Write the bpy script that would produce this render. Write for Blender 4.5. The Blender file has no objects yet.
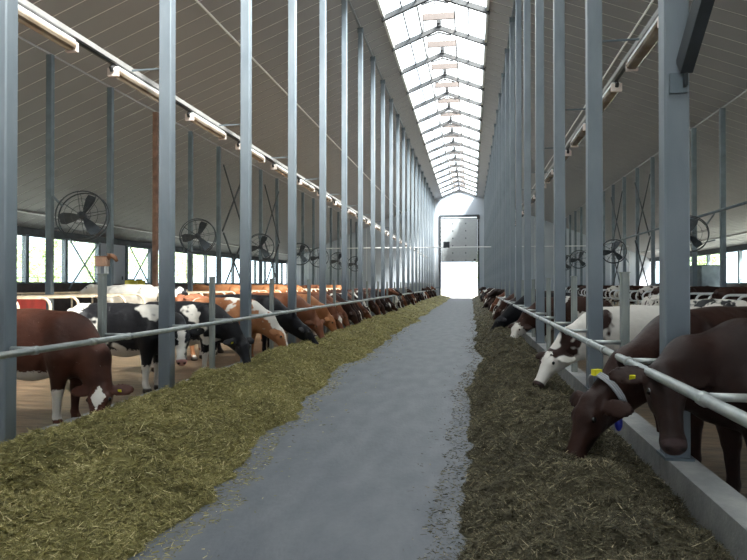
import bpy, math, random
import numpy as np
from mathutils import Matrix, Vector

R = math.radians
rng = np.random.default_rng(7)
random.seed(7)
scene = bpy.context.scene
COL = scene.collection

# ------------------------------------------------------------------ camera
cam_d = bpy.data.cameras.new('camera')
cam_d.sensor_width = 36.0
cam_d.lens = 600.0 / 747.0 * 36.0
cam_d.clip_end = 600
cam = bpy.data.objects.new('camera', cam_d)
COL.objects.link(cam)
cam.location = (0, 0, 1.7)
cam.rotation_euler = (R(90.4), 0, math.atan(97.5 / 600.0))
scene.camera = cam

# ------------------------------------------------------------------ light
world = bpy.data.worlds.new('overcast_sky')
scene.world = world
world.use_nodes = True
wn = world.node_tree.nodes
wl = world.node_tree.links
bg = wn['Background']
tc = wn.new('ShaderNodeTexCoord')
sx = wn.new('ShaderNodeSeparateXYZ')
rp = wn.new('ShaderNodeValToRGB')
rp.color_ramp.elements[0].position = 0.0
rp.color_ramp.elements[0].color = (0.80, 0.88, 1.0, 1)
rp.color_ramp.elements[1].position = 0.6
rp.color_ramp.elements[1].color = (0.93, 0.97, 1.0, 1)
wl.new(tc.outputs['Generated'], sx.inputs[0])
wl.new(sx.outputs['Z'], rp.inputs[0])
wl.new(rp.outputs[0], bg.inputs['Color'])
bg.inputs['Strength'].default_value = 4.6

sun_d = bpy.data.lights.new('sun', 'SUN')
sun_d.energy = 88.0
sun_d.angle = R(18)
sun_d.color = (1.0, 0.95, 0.86)
sun = bpy.data.objects.new('sun', sun_d)
COL.objects.link(sun)
sun.location = (20, 30, 60)
# high sun to the right of the ridge: through the skylight it reaches the upper left posts and the left stalls
sun.rotation_euler = Vector((-0.66, 0.50, -1.0)).to_track_quat('-Z', 'Y').to_euler()

scene.view_settings.view_transform = 'Standard'
scene.view_settings.look = 'None'
scene.view_settings.gamma = 1.0
scene.view_settings.exposure = -0.5
scene.view_settings.use_curve_mapping = False
scene.cycles.use_denoising = True
scene.cycles.max_bounces = 8
scene.cycles.diffuse_bounces = 4
scene.cycles.glossy_bounces = 3
scene.cycles.transparent_max_bounces = 12
scene.cycles.sample_clamp_indirect = 8.0

# ------------------------------------------------------------------ materials
MATS = {}


def nodes_of(m):
    return m.node_tree.nodes, m.node_tree.links


def mat(name, col, rough=0.6, metal=0.0, var=0.0, vscale=4.0, col2=None, bump=0.0, bscale=30.0, spec=None, stretch=None):
    """Principled material: two colours mixed by noise, fine bump."""
    if name in MATS:
        return MATS[name]
    m = bpy.data.materials.new(name)
    m.use_nodes = True
    n, l = nodes_of(m)
    p = n['Principled BSDF']
    p.inputs['Base Color'].default_value = (*col, 1)
    p.inputs['Roughness'].default_value = rough
    p.inputs['Metallic'].default_value = metal
    if spec is not None:
        p.inputs['Specular IOR Level'].default_value = spec
    t = n.new('ShaderNodeTexCoord')
    src = t.outputs['Object']
    if stretch:
        mp = n.new('ShaderNodeMapping')
        mp.inputs['Scale'].default_value = stretch
        l.new(src, mp.inputs[0])
        src = mp.outputs[0]
    if var > 0 or col2:
        ns = n.new('ShaderNodeTexNoise')
        ns.inputs['Scale'].default_value = vscale
        ns.inputs['Detail'].default_value = 6
        l.new(src, ns.inputs['Vector'])
        cr = n.new('ShaderNodeValToRGB')
        cr.color_ramp.elements[0].position = 0.35
        cr.color_ramp.elements[1].position = 0.68
        a = col
        b = col2 or tuple(min(1, c * (1 + var)) for c in col)
        if not col2:
            a = tuple(c * (1 - var) for c in col)
        cr.color_ramp.elements[0].color = (*a, 1)
        cr.color_ramp.elements[1].color = (*b, 1)
        l.new(ns.outputs['Fac'], cr.inputs[0])
        l.new(cr.outputs[0], p.inputs['Base Color'])
    if bump > 0:
        nb = n.new('ShaderNodeTexNoise')
        nb.inputs['Scale'].default_value = bscale
        nb.inputs['Detail'].default_value = 4
        l.new(src, nb.inputs['Vector'])
        bp = n.new('ShaderNodeBump')
        bp.inputs['Strength'].default_value = bump
        bp.inputs['Distance'].default_value = 0.02
        l.new(nb.outputs['Fac'], bp.inputs['Height'])
        l.new(bp.outputs[0], p.inputs['Normal'])
    MATS[name] = m
    return m


def clear_mat(name, tint, gloss=0.06, milk=0.0):
    """Window sheet: clear transmission, a little gloss, optionally milky."""
    m = bpy.data.materials.new(name)
    m.use_nodes = True
    n, l = nodes_of(m)
    n.remove(n['Principled BSDF'])
    out = n['Material Output']
    tr = n.new('ShaderNodeBsdfTransparent')
    tr.inputs[0].default_value = (*tint, 1)
    cur = tr.outputs[0]
    if milk > 0:
        tl = n.new('ShaderNodeBsdfTranslucent')
        tl.inputs[0].default_value = (0.92, 0.95, 0.97, 1)
        mx = n.new('ShaderNodeMixShader')
        mx.inputs[0].default_value = milk
        l.new(cur, mx.inputs[1])
        l.new(tl.outputs[0], mx.inputs[2])
        cur = mx.outputs[0]
    gl = n.new('ShaderNodeBsdfGlossy')
    gl.inputs['Roughness'].default_value = 0.15
    mx = n.new('ShaderNodeMixShader')
    mx.inputs[0].default_value = gloss
    l.new(cur, mx.inputs[1])
    l.new(gl.outputs[0], mx.inputs[2])
    l.new(mx.outputs[0], out.inputs[0])
    MATS[name] = m
    return m


GALV = mat('galvanised_steel', (0.155, 0.187, 0.22), 0.4, 0.2, col2=(0.215, 0.25, 0.285), vscale=3.0, bump=0.05, bscale=60, stretch=(1, 1, .35))
GALV_D = mat('dull_grey_steel', (0.13, 0.165, 0.19), 0.5, 0.3, var=0.15, vscale=2.5)
GALV_PIPE = mat('galvanised_pipe', (0.33, 0.36, 0.36), 0.42, 0.4, col2=(0.47, 0.49, 0.47), vscale=9.0, bump=0.04)
POST_PALE = mat('weathered_pale_steel', (0.34, 0.36, 0.33), 0.6, 0.2, col2=(0.22, 0.25, 0.25), vscale=7.0, bump=0.08, stretch=(1, 1, .3))
DARK_STEEL = mat('dark_steel', (0.045, 0.055, 0.065), 0.5, 0.3, var=0.2)
RUST = mat('brown_primer_steel', (0.22, 0.12, 0.085), 0.7, 0, var=0.25, vscale=5)
ROOF = mat('grey_sheet_lining', (0.285, 0.287, 0.30), 0.5, 0.1, var=0.05, vscale=0.6)
ROOF_BACK = mat('pale_sheet_joint', (0.78, 0.78, 0.77), 0.7)
WHITE_STEEL = mat('white_painted_steel', (0.72, 0.74, 0.75), 0.4, 0.1, var=0.06)
END_WALL = mat('pale_blue_sandwich_panel', (0.36, 0.40, 0.46), 0.5, 0, var=0.04, vscale=0.4)
DOOR = mat('pale_grey_door_section', (0.36, 0.385, 0.41), 0.45, 0, var=0.04)
CONC = mat('alley_concrete', (0.106, 0.118, 0.136), 0.62, 0, col2=(0.148, 0.159, 0.174), vscale=4.5, bump=0.3, bscale=30, stretch=(1, .35, 1))
CURB = mat('curb_concrete', (0.24, 0.25, 0.25), 0.85, 0, col2=(0.34, 0.34, 0.33), vscale=5, bump=0.35, bscale=40)
YARD = mat('wet_manure_concrete', (0.055, 0.036, 0.022), 0.42, 0, col2=(0.16, 0.11, 0.065), vscale=3.5, bump=0.5, bscale=14, stretch=(0.5, 2.2, 1))
STALL = mat('stall_bedding', (0.34, 0.27, 0.17), 0.9, 0, var=0.2, vscale=6, bump=0.4)
LOW_WALL = mat('dark_low_wall', (0.07, 0.055, 0.055), 0.75, 0, var=0.2)
TAN_TUBE = mat('cream_painted_tube', (0.62, 0.50, 0.36), 0.4, 0.1, var=0.15, vscale=5)
RED = mat('red_plastic_board', (0.36, 0.035, 0.028), 0.5, 0, var=0.2)
YELLOW = mat('yellow_plastic', (0.75, 0.62, 0.06), 0.45)
BLACKP = mat('black_plastic', (0.015, 0.016, 0.018), 0.5)
VENT = mat('pale_pink_vent_board', (0.070, 0.056, 0.052), 0.7, 0, var=0.08)
SKYSTEEL = mat('grey_skylight_steel', (0.035, 0.037, 0.04), 0.6, 0, var=0.08)
TRAY = mat('off_white_tray', (0.27, 0.265, 0.26), 0.5, 0.1, var=0.1)
PINKW = mat('pinkish_white_board', (0.72, 0.62, 0.58), 0.6, 0, var=0.08)
GROUND = mat('pale_gravel', (0.42, 0.42, 0.39), 0.95, 0, var=0.15, vscale=2)
LENS = mat('aged_lamp_cover', (0.26, 0.21, 0.16), 0.25, 0, col2=(0.14, 0.09, 0.05), vscale=2.6)
TUBE_W = mat('fluorescent_tube_glass', (0.85, 0.83, 0.78), 0.3)
BARK = mat('bark', (0.12, 0.085, 0.06), 0.9, 0, var=0.3)
LEAF = mat('leaf_green', (0.30, 0.42, 0.18), 0.6, 0, var=0.4, vscale=1.5)
EYE = mat('wet_dark_eye', (0.008, 0.006, 0.005), 0.08)
TAG = mat('yellow_ear_tag_plastic', (0.78, 0.72, 0.02), 0.45)
COLLAR = mat('grey_collar_strap', (0.35, 0.36, 0.38), 0.7)
BLUE = mat('blue_collar_weight_plastic', (0.02, 0.03, 0.35), 0.4)
BROWN_PAINT = mat('brown_painted_wood', (0.26, 0.12, 0.06), 0.6, 0, var=0.2, vscale=20)
TAN_PAINT = mat('tan_painted_wood', (0.45, 0.27, 0.18), 0.6, 0, var=0.15, vscale=15)
SKYPANE = clear_mat('polycarbonate_sheet', (0.93, 0.96, 0.98), 0.04, 0.12)
PANE = clear_mat('window_sheet', (0.93, 0.97, 0.96), 0.05)

# ------------------------------------------------------------------ mesh helpers


class MB:
    def __init__(self):
        self.v = []
        self.f = []

    def add(self, vs, fs):
        o = len(self.v)
        self.v.extend([tuple(p) for p in vs])
        self.f.extend([tuple(i + o for i in q) for q in fs])
        return self

    def box(self, c, s, bevel=0.0):
        x, y, z = c
        a, b, h = s[0] / 2, s[1] / 2, s[2] / 2
        if bevel <= 0:
            vs = [(x + i * a, y + j * b, z + k * h) for k in (-1, 1) for j in (-1, 1) for i in (-1, 1)]
            fs = [(0, 2, 3, 1), (4, 5, 7, 6), (0, 1, 5, 4), (2, 6, 7, 3), (0, 4, 6, 2), (1, 3, 7, 5)]
            return self.add(vs, fs)
        # vertical edges chamfered (posts)
        r = bevel
        ring = [(a - r, -b), (a, -b + r), (a, b - r), (a - r, b), (-a + r, b), (-a, b - r), (-a, -b + r), (-a + r, -b)]
        vs = [(x + u, y + w, z - h) for u, w in ring] + [(x + u, y + w, z + h) for u, w in ring]
        n = 8
        fs = [tuple(reversed(range(n))), tuple(range(n, 2 * n))] + [(i, (i + 1) % n, n + (i + 1) % n, n + i) for i in range(n)]
        return self.add(vs, fs)

    def beam(self, p, q, w, h, up=(0, 0, 1)):
        p, q = Vector(p), Vector(q)
        d = (q - p).normalized()
        up = Vector(up)
        s = d.cross(up)
        if s.length < 1e-4:
            s = d.cross(Vector((0, 1, 0)))
        s.normalize()
        u = s.cross(d).normalized()
        vs = []
        for e in (p, q):
            for a, b in ((-1, -1), (1, -1), (1, 1), (-1, 1)):
                vs.append(e + s * (a * w / 2) + u * (b * h / 2))
        fs = [(0, 3, 2, 1), (4, 5, 6, 7), (0, 1, 5, 4), (1, 2, 6, 5), (2, 3, 7, 6), (3, 0, 4, 7)]
        return self.add(vs, fs)

    def tube(self, pts, r, n=8, caps=True):
        pts = [Vector(p) for p in pts]
        rs = r if isinstance(r, (list, tuple)) else [r] * len(pts)
        o = len(self.v)
        prev = None
        for i, p in enumerate(pts):
            d = (pts[min(i + 1, len(pts) - 1)] - pts[max(i - 1, 0)]).normalized()
            if prev is None:
                s = d.cross(Vector((0, 0, 1)))
                if s.length < 1e-3:
                    s = d.cross(Vector((0, 1, 0)))
            else:
                s = prev - d * prev.dot(d)
            s.normalize()
            prev = s
            u = d.cross(s)
            for k in range(n):
                a = 2 * math.pi * k / n
                self.v.append(tuple(p + (s * math.cos(a) + u * math.sin(a)) * rs[i]))
        for i in range(len(pts) - 1):
            for k in range(n):
                a = o + i * n + k
                b = o + i * n + (k + 1) % n
                self.f.append((a, b, b + n, a + n))
        if caps:
            self.f.append(tuple(reversed(range(o, o + n))))
            e = o + (len(pts) - 1) * n
            self.f.append(tuple(range(e, e + n)))
        return self

    def ball(self, c, r, n=10, m=6):
        rx, ry, rz = r if isinstance(r, (tuple, list)) else (r, r, r)
        vs = [(c[0], c[1], c[2] - rz)]
        for j in range(1, m):
            th = -math.pi / 2 + math.pi * j / m
            for i in range(n):
                ph = 2 * math.pi * i / n
                vs.append((c[0] + rx * math.cos(th) * math.cos(ph), c[1] + ry * math.cos(th) * math.sin(ph), c[2] + rz * math.sin(th)))
        vs.append((c[0], c[1], c[2] + rz))
        fs = []
        for i in range(n):
            fs.append((0, 1 + (i + 1) % n, 1 + i))
        for j in range(m - 2):
            for i in range(n):
                a = 1 + j * n + i
                b = 1 + j * n + (i + 1) % n
                fs.append((a, b, b + n, a + n))
        t = len(vs) - 1
        for i in range(n):
            fs.append((t, 1 + (m - 2) * n + i, 1 + (m - 2) * n + (i + 1) % n))
        return self.add(vs, fs)

    def mesh(self, name, m, smooth=False):
        me = bpy.data.meshes.new(name)
        me.from_pydata(self.v, [], self.f)
        if m:
            me.materials.append(m)
        if smooth:
            me.polygons.foreach_set('use_smooth', [True] * len(me.polygons))
        me.update()
        return me

    def build(self, name, m, parent=None, smooth=False, loc=None):
        return put(name, self.mesh(name, m, smooth), parent, loc)


def put(name, me, parent=None, loc=None, rot=None):
    o = bpy.data.objects.new(name, me)
    COL.objects.link(o)
    if parent is not None:
        o.parent = parent
    if loc is not None:
        o.location = loc
    if rot is not None:
        o.rotation_euler = rot
    return o


def tag(o, label, cat, group=None, kind=None):
    o['label'] = label
    o['category'] = cat
    if group:
        o['group'] = group
    if kind:
        o['kind'] = kind
    return o


def structure(o):
    o['kind'] = 'structure'
    return o


def copy_tree(o, parent=None):
    c = o.copy()
    COL.objects.link(c)
    if parent is not None:
        c.parent = parent
    for ch in list(o.children):
        copy_tree(ch, c)
    return c


def arc(c, r, a0, a1, n, ax='xz'):
    out = []
    for i in range(n + 1):
        a = R(a0 + (a1 - a0) * i / n)
        if ax == 'xz':
            out.append((c[0] + r * math.cos(a), c[1], c[2] + r * math.sin(a)))
        else:
            out.append((c[0], c[1] + r * math.cos(a), c[2] + r * math.sin(a)))
    return out


# ------------------------------------------------------------------ the barn
CX = -1.44            # centre line of the feed alley
BAY = 3.2
Y0 = 5.2              # first post pair ahead of the camera
NB = 22
Y2 = 4.2              # phase of the second post row
YE = Y0 + NB * BAY    # far gable wall
YB = -9.2             # near end of the barn, behind the camera
A1 = 3.07             # front post row, measured from the centre line
A2 = 11.65            # second post row
AW = 22.5             # side walls
ASK = 2.08            # half width of the skylight
SL = 0.39


def roof(a):
    return 12.3 + SL * (A1 - a)


# floor
structure(MB().box((CX, (YB + YE) / 2, -0.1), (6.6, YE - YB, 0.2)).build('floor', CONC))
fl = structure(MB().box(((-4.74 - 23.94) / 2, (YB + YE) / 2, -0.11), (23.94 - 4.74, YE - YB, 0.2)).build('floor', YARD))
fr = structure(MB().box(((1.86 + 21.06) / 2, (YB + YE) / 2, -0.11), (21.06 - 1.86, YE - YB, 0.2)).build('floor', YARD))
gm = MB()
gm.box((0, 60, -0.36), (500, 500, 0.2))
structure(gm.build('ground', GROUND))

# roof: outer sheets, inner lining panels, purlins
PW = 0.8
for s in (-1, 1):
    vs = []
    for y in (YB, YE):
        for a, dz in ((ASK, 0.044), (23.1, 0.044), (23.1, 0.15), (ASK, 0.15)):
            vs.append((CX + s * a, y, roof(a) + dz))
    ceiling = structure(MB().add(vs, [(0, 1, 2, 3), (4, 7, 6, 5), (0, 4, 5, 1), (1, 5, 6, 2), (2, 6, 7, 3), (3, 7, 4, 0)]).build('ceiling', ROOF_BACK))
    vs = []
    hw = PW / 2 - 0.026
    for y in (-hw, hw):
        for a, dz in ((ASK, 0.030), (22.9, 0.030), (22.9, 0.043), (ASK, 0.043)):
            vs.append((CX + s * a, y, roof(a) + dz))
    pm = MB().add(vs, [(0, 1, 2, 3), (4, 7, 6, 5), (0, 4, 5, 1), (1, 5, 6, 2), (2, 6, 7, 3), (3, 7, 4, 0)]).mesh('roof_panel', ROOF)
    for i in range(int(round((YE + 2.0) / PW))):
        put('roof_panel', pm, ceiling, (0, YE - PW * (i + 0.5), 0))
    for a, w, m in ((7.15, 0.05, ROOF_BACK), (A2, 0.04, ROOF), (20.9, 0.12, WHITE_STEEL), (A1, 0.09, GALV)):
        MB().box((CX + s * a, (YB + YE) / 2, roof(a) + 0.0), (w, YE - YB, 0.06)).build('purlin', m, ceiling)
    # edge flashing of the skylight opening
    MB().box((CX + s * (ASK + 0.03), (YB + YE) / 2, roof(ASK) + 0.06), (0.1, YE - YB, 0.22)).build('skylight_curb', WHITE_STEEL, ceiling)

# gable walls
NBW = 6.6


def gable(y, name, hole, th=0.16):
    b = MB()
    hx0, hx1, hz = hole

    def prism(poly):
        n = len(poly)
        vs = [(x, y - th / 2, z) for x, z in poly] + [(x, y + th / 2, z) for x, z in poly]
        fs = [tuple(range(n)), tuple(reversed(range(n, 2 * n)))] + [(i, n + i, n + (i + 1) % n, (i + 1) % n) for i in range(n)]
        b.add(vs, fs)
    xl, xr = CX - AW, CX + AW

    def rz(x):
        return roof(abs(x - CX)) + 0.1
    prism([(xl, -0.1), (hx0, -0.1), (hx0, rz(hx0)), (xl, rz(xl))])
    prism([(hx1, -0.1), (xr, -0.1), (xr, rz(xr)), (hx1, rz(hx1))])
    if hz is not None:
        prism([(hx0, hz), (hx1, hz), (hx1, rz(hx1)), (CX, roof(0) + 0.1), (hx0, rz(hx0))])
    return structure(b.build(name, END_WALL))


wall_far = gable(YE + 0.1, 'wall_far', (CX - 2.3, CX + 2.3, 10.1))
wall_near = gable(YB - 0.1, 'wall_near', (CX - 2.3, CX + 2.3, 6.0))
for xx in np.arange(-22, 20.5, 1.1):
    if abs(xx - CX) > 2.55:
        MB().box((xx, YE, roof(abs(xx - CX)) / 2), (0.03, 0.05, roof(abs(xx - CX)) - 0.2)).build('panel_joint', WHITE_STEEL, wall_far)

# overhead door half open
dr = structure(bpy.data.objects.new('door_1', None))
COL.objects.link(dr)
dr.location = (CX, YE - 0.05, 0)
b = MB()
for sx_ in (-1, 1):
    b.box((sx_ * 2.36, 0, 5.15), (0.2, 0.14, 10.3))
b.box((0, 0, 10.2), (4.9, 0.16, 0.3))
b.build('door_frame', DARK_STEEL, dr)
MB().box((2.35, -0.15, 10.0), (0.35, 0.3, 0.45)).build('door_motor', BLACKP, dr)
zz = 4.55
k = 0
while zz < 9.9:
    hgt = min(0.92, 10.0 - zz)
    s_ = MB().box((0, 0.05, zz + hgt / 2), (4.5, 0.06 + 0.012 * (k % 2), hgt)).build('door_section', DOOR, dr)
    for q in (-0.8, 0.8):
        MB().box((q, 0.0, zz + 0.12), (0.12, 0.05, 0.16)).build('hinge', DARK_STEEL, s_)
    zz += 0.92
    k += 1
MB().box((0, 0.03, 4.51), (4.5, 0.09, 0.07)).build('rubber_seal', BLACKP, dr)
MB().box((1.9, -0.02, 4.75), (0.25, 0.06, 0.2)).build('pull_handle', BLACKP, dr)

# side walls with a band of windows
ZS, ZH = 1.72, 4.42
MW = 3.2
wcount = 2
for side, X in (('left', CX - AW), ('right', CX + AW)):
    s = -1 if side == 'left' else 1
    b = MB()
    b.box((X, (YB + YE) / 2, (ZS - 0.1) / 2), (0.2, YE - YB, ZS + 0.1))
    w = structure(b.build('wall_' + side, LOW_WALL))
    MB().box((X, (YB + YE) / 2, (ZH + roof(AW)) / 2 + 0.02), (0.22, YE - YB, roof(AW) - ZH + 0.1)).build('wall_plate', DARK_STEEL, w)
    pm = MB().box((0, 0, (ZS + ZH) / 2), (0.26, 0.24, ZH - ZS)).mesh('wall_post', GALV_D)
    fm = MB()
    for z in (ZS + 0.05, ZH - 0.05):
        fm.box((0, 0, z), (0.1, MW - 0.24, 0.1))
    fm.box((0, 0, ZS + 0.35), (0.05, MW - 0.24, 0.03))
    fm = fm.mesh('window_frame', GALV_D)
    pn = MB().box((0, 0, (ZS + ZH) / 2), (0.012, MW - 0.26, ZH - ZS - 0.2)).mesh('pane', PANE)
    y = 6.8 - 5 * MW
    i = 0
    while y < YE:
        put('wall_post', pm, w, (X, y, 0))
        yc = y + MW / 2
        y += MW
        if yc + MW / 2 > YE:
            break
        closed = side == 'left' and abs(yc - (6.8 + 9.5 * MW)) < 0.1
        if closed:
            d = structure(MB().box((X, yc, (ZS + ZH) / 2), (0.08, MW - 0.26, ZH - ZS)).build('door_2', END_WALL))
            MB().box((X + 0.06, yc + 1.1, ZS + 0.4), (0.06, 0.08, 0.25)).build('handle', DARK_STEEL, d)
        else:
            wo = structure(put('window_%d' % wcount, fm, None, (X, yc, 0)))
            put('pane', pn, wo)
            if side == 'left' and (abs(yc - (6.8 + 8.5 * MW)) < 0.1 or abs(yc - (6.8 + 10.5 * MW)) < 0.1):
                for q in (-1, 1):
                    MB().beam((0.18, -q * 1.45, ZS - 0.3), (0.18, q * 1.45, ZH), 0.09, 0.06).build('cross_brace', GALV_D, wo)
            wcount += 1

# ridge skylight
sky = structure(bpy.data.objects.new('window_1', None))
COL.objects.link(sky)
sky.location = (CX, 0, 0)
RZ = roof(0)
EZ = roof(ASK)
panes = {}
for s in (-1, 1):
    vs = []
    for y in (-BAY / 2 + 0.02, BAY / 2 - 0.02):
        for a, dz in ((0.75, 0.12), (ASK, 0.12), (ASK, 0.135), (0.75, 0.135)):
            vs.append((s * a, y, roof(a) + dz))
    panes[s] = MB().add(vs, [(0, 1, 2, 3), (4, 7, 6, 5), (0, 4, 5, 1), (1, 5, 6, 2), (2, 6, 7, 3), (3, 7, 4, 0)]).mesh('skylight_pane', SKYPANE)
cap = {}
for s in (-1, 1):
    vs = []
    for y in (-BAY / 2 + 0.02, BAY / 2 - 0.02):
        for a, z in ((0.0, RZ + 0.95), (0.98, RZ + 0.62), (0.98, RZ + 0.635), (0.0, RZ + 0.965)):
            vs.append((s * a, y, z))
    cap[s] = MB().add(vs, [(0, 1, 2, 3), (4, 7, 6, 5), (0, 4, 5, 1), (1, 5, 6, 2), (2, 6, 7, 3), (3, 7, 4, 0)]).mesh('ridge_cap_pane', SKYPANE)
raft = {}
for s in (-1, 1):
    raft[s] = MB().beam((0, 0, RZ - 0.02), (s * (ASK + 0.1), 0, EZ - 0.06), 0.08, 0.2).beam((0, 0, RZ - 0.12), (s * (ASK + 0.1), 0, EZ - 0.17), 0.15, 0.025).mesh('rafter', SKYSTEEL)
tie = MB().beam((-0.55, 0, RZ - 0.42), (0, 0, RZ - 0.24), 0.05, 0.06).beam((0.55, 0, RZ - 0.42), (0, 0, RZ - 0.24), 0.05, 0.06).mesh('collar_tie', SKYSTEEL)
kp = MB().box((0, 0, RZ - 0.18), (0.06, 0.06, 0.5)).mesh('king_post', SKYSTEEL)
vb = MB().box((0, 0, RZ + 0.5), (1.44, 0.1, 0.3)).mesh('vent_board', VENT)
leg_ = MB().box((0, 0, RZ + 0.2), (0.07, 0.07, 0.9)).mesh('upright', SKYSTEEL)
mot = MB().box((0, 0, RZ + 0.14), (0.2, 0.3, 0.3)).tube([(0, -0.25, RZ + 0.14), (0, 0.25, RZ + 0.14)], 0.06).mesh('vent_motor', BLACKP)
for i in range(-4, NB + 1):
    y = Y0 + i * BAY
    for s in (-1, 1):
        if i < NB:
            put('skylight_pane', panes[s], sky, (0, y + BAY / 2, 0))
            put('ridge_cap_pane', cap[s], sky, (0, y + BAY / 2, 0))
        if i >= 0:
            put('rafter', raft[s], sky, (0, y - 0.02, 0))
            put('upright', leg_, sky, (s * 0.72, y, 0))
    if 0 <= i:
        put('collar_tie', tie, sky, (0, y - 0.02, 0))
        put('king_post', kp, sky, (0, y - 0.02, 0))
        put('vent_board', vb, sky, (0, y, 0))
        put('vent_motor', mot, sky, (0, y, 0))
for s in (-1, 1):
    for a in (1.35, 0.76):
        MB().box((s * a, (YB + YE) / 2, roof(a) + 0.07), (0.05, YE - YB, 0.07)).build('glazing_bar', SKYSTEEL, sky)
    MB().box((s * 0.98, (YB + YE) / 2, RZ + 0.62), (0.05, YE - YB, 0.06)).build('glazing_bar', SKYSTEEL, sky)

# ------------------------------------------------------------------ curbs
LC, RC = 0.08, 0.30     # curb tops
cl = MB()
cl.box((-4.70, (YB + YE) / 2, LC / 2), (0.16, YE - YB - 0.4, LC))
tag(cl.build('feed_curb', CURB), 'low concrete curb under the feed rail on the sunlit side', 'curb')
rt = tag(bpy.data.objects.new('feed_curb', None), 'tall grey concrete feed curb made of butted blocks on the shaded side', 'curb')
COL.objects.link(rt)
rt.location = (1.66, 0, 0)
bl = MB().box((0, 0, RC / 2), (0.23, 1.58, RC)).mesh('curb_block', CURB)
for i in range(int((YE - YB) / 1.6)):
    put('curb_block', bl, rt, (0, YB + 0.9 + 1.6 * i, 0))

# ------------------------------------------------------------------ steel posts
PX = {'l': CX - A1, 'r': CX + A1}
pz = {'l': 0.0, 'r': RC}
GL = {'l': 'tall grey steel post in the row along the sunlit feed rail', 'r': 'tall grey steel post in the row along the shaded feed rail'}
for sd in 'lr':
    z0, z1 = pz[sd], roof(A1)
    sm = MB().box((0, 0, (z0 + z1) / 2), (0.19, 0.165, z1 - z0), 0.012).mesh('steel_post', GALV)
    bm_ = MB().box((0, 0, z0 + 0.011), (0.22, 0.24, 0.022)).mesh('base_plate', GALV_D)
    hm = MB().box((0, 0, z1 - 0.1), (0.23, 0.21, 0.2)).mesh('head_plate', GALV_D)
    for i in range(-2, NB):
        o = put('steel_post', sm, None, (PX[sd], Y0 + i * BAY, 0))
        lab = GL[sd]
        grp = 'feed rail posts ' + ('sunlit row' if sd == 'l' else 'shaded row')
        NEARP = {('l', 0): 'tall grey steel post beside the red-brown cow with a forehead star', ('l', 1): 'tall grey steel post in front of the black cow with white blaze', ('l', 2): 'tall grey steel post between the ear-tagged black cow and the tan and white cow', ('l', 3): 'tall grey steel post beside the all black feeding cow', ('r', 1): 'tall grey steel post beside the white and brown cow with patched face'}
        if (sd, i) in NEARP:
            tag(o, NEARP[(sd, i)], 'post', grp)
        elif sd == 'r' and i == 0:
            tag(o, 'wide grey steel post with a bolted plate and dark diagonal brace', 'post', grp)
        else:
            tag(o, lab, 'post', grp)
        put('base_plate', bm_, o)
        put('head_plate', hm, o)
        if sd == 'r' and i == 0:
            MB().box((0.0, -0.105, 3.30), (0.13, 0.03, 0.16)).build('brace_plate', GALV_D, o)
            MB().box((0.04, -0.13, 3.36), (0.02, 0.1, 0.2)).build('gusset', DARK_STEEL, o)
            br = MB()
            p, q = Vector((0.0, -0.12, 3.42)), Vector((0.0, -2.9, 5.75))
            d_ = (q - p)
            br.beam(p, q, 0.012, 0.16)
            up_ = Vector((0, 0, 1)) - d_.normalized() * d_.normalized().z
            up_.normalize()
            br.beam(p + up_ * 0.08 + Vector((0.04, 0, 0)), q + up_ * 0.08 + Vector((0.04, 0, 0)), 0.09, 0.012)
            br.beam(p - up_ * 0.08 + Vector((0.04, 0, 0)), q - up_ * 0.08 + Vector((0.04, 0, 0)), 0.09, 0.012)
            br.build('diagonal_brace', DARK_STEEL, o)

# second row of posts
for sd, s in (('l', -1), ('r', 1)):
    z1 = roof(A2) - 0.03
    sm = MB().box((0, 0, z1 / 2), (0.2, 0.16, z1), 0.012)
    sm_r = sm.mesh('stall_post', RUST)
    sm = sm.mesh('stall_post', GALV_D)
    bm_ = MB().box((0, 0, 0.012), (0.3, 0.3, 0.024)).mesh('base_plate', GALV_D)
    for i in range(0, NB):
        brown = sd == 'l' and i == 6
        o = put('stall_post', sm_r if brown else sm, None, (CX + s * A2, Y2 + i * BAY, 0))
        put('base_plate', bm_, o)
        if brown:
            tag(o, 'brown primer-painted post among the grey posts behind the sunlit row', 'post', 'stall posts sunlit side')
        else:
            tag(o, 'slim dull grey roof post among the stalls on the ' + ('sunlit side' if sd == 'l' else 'shaded side'), 'post', 'stall posts ' + ('sunlit side' if sd == 'l' else 'shaded side'))

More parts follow.
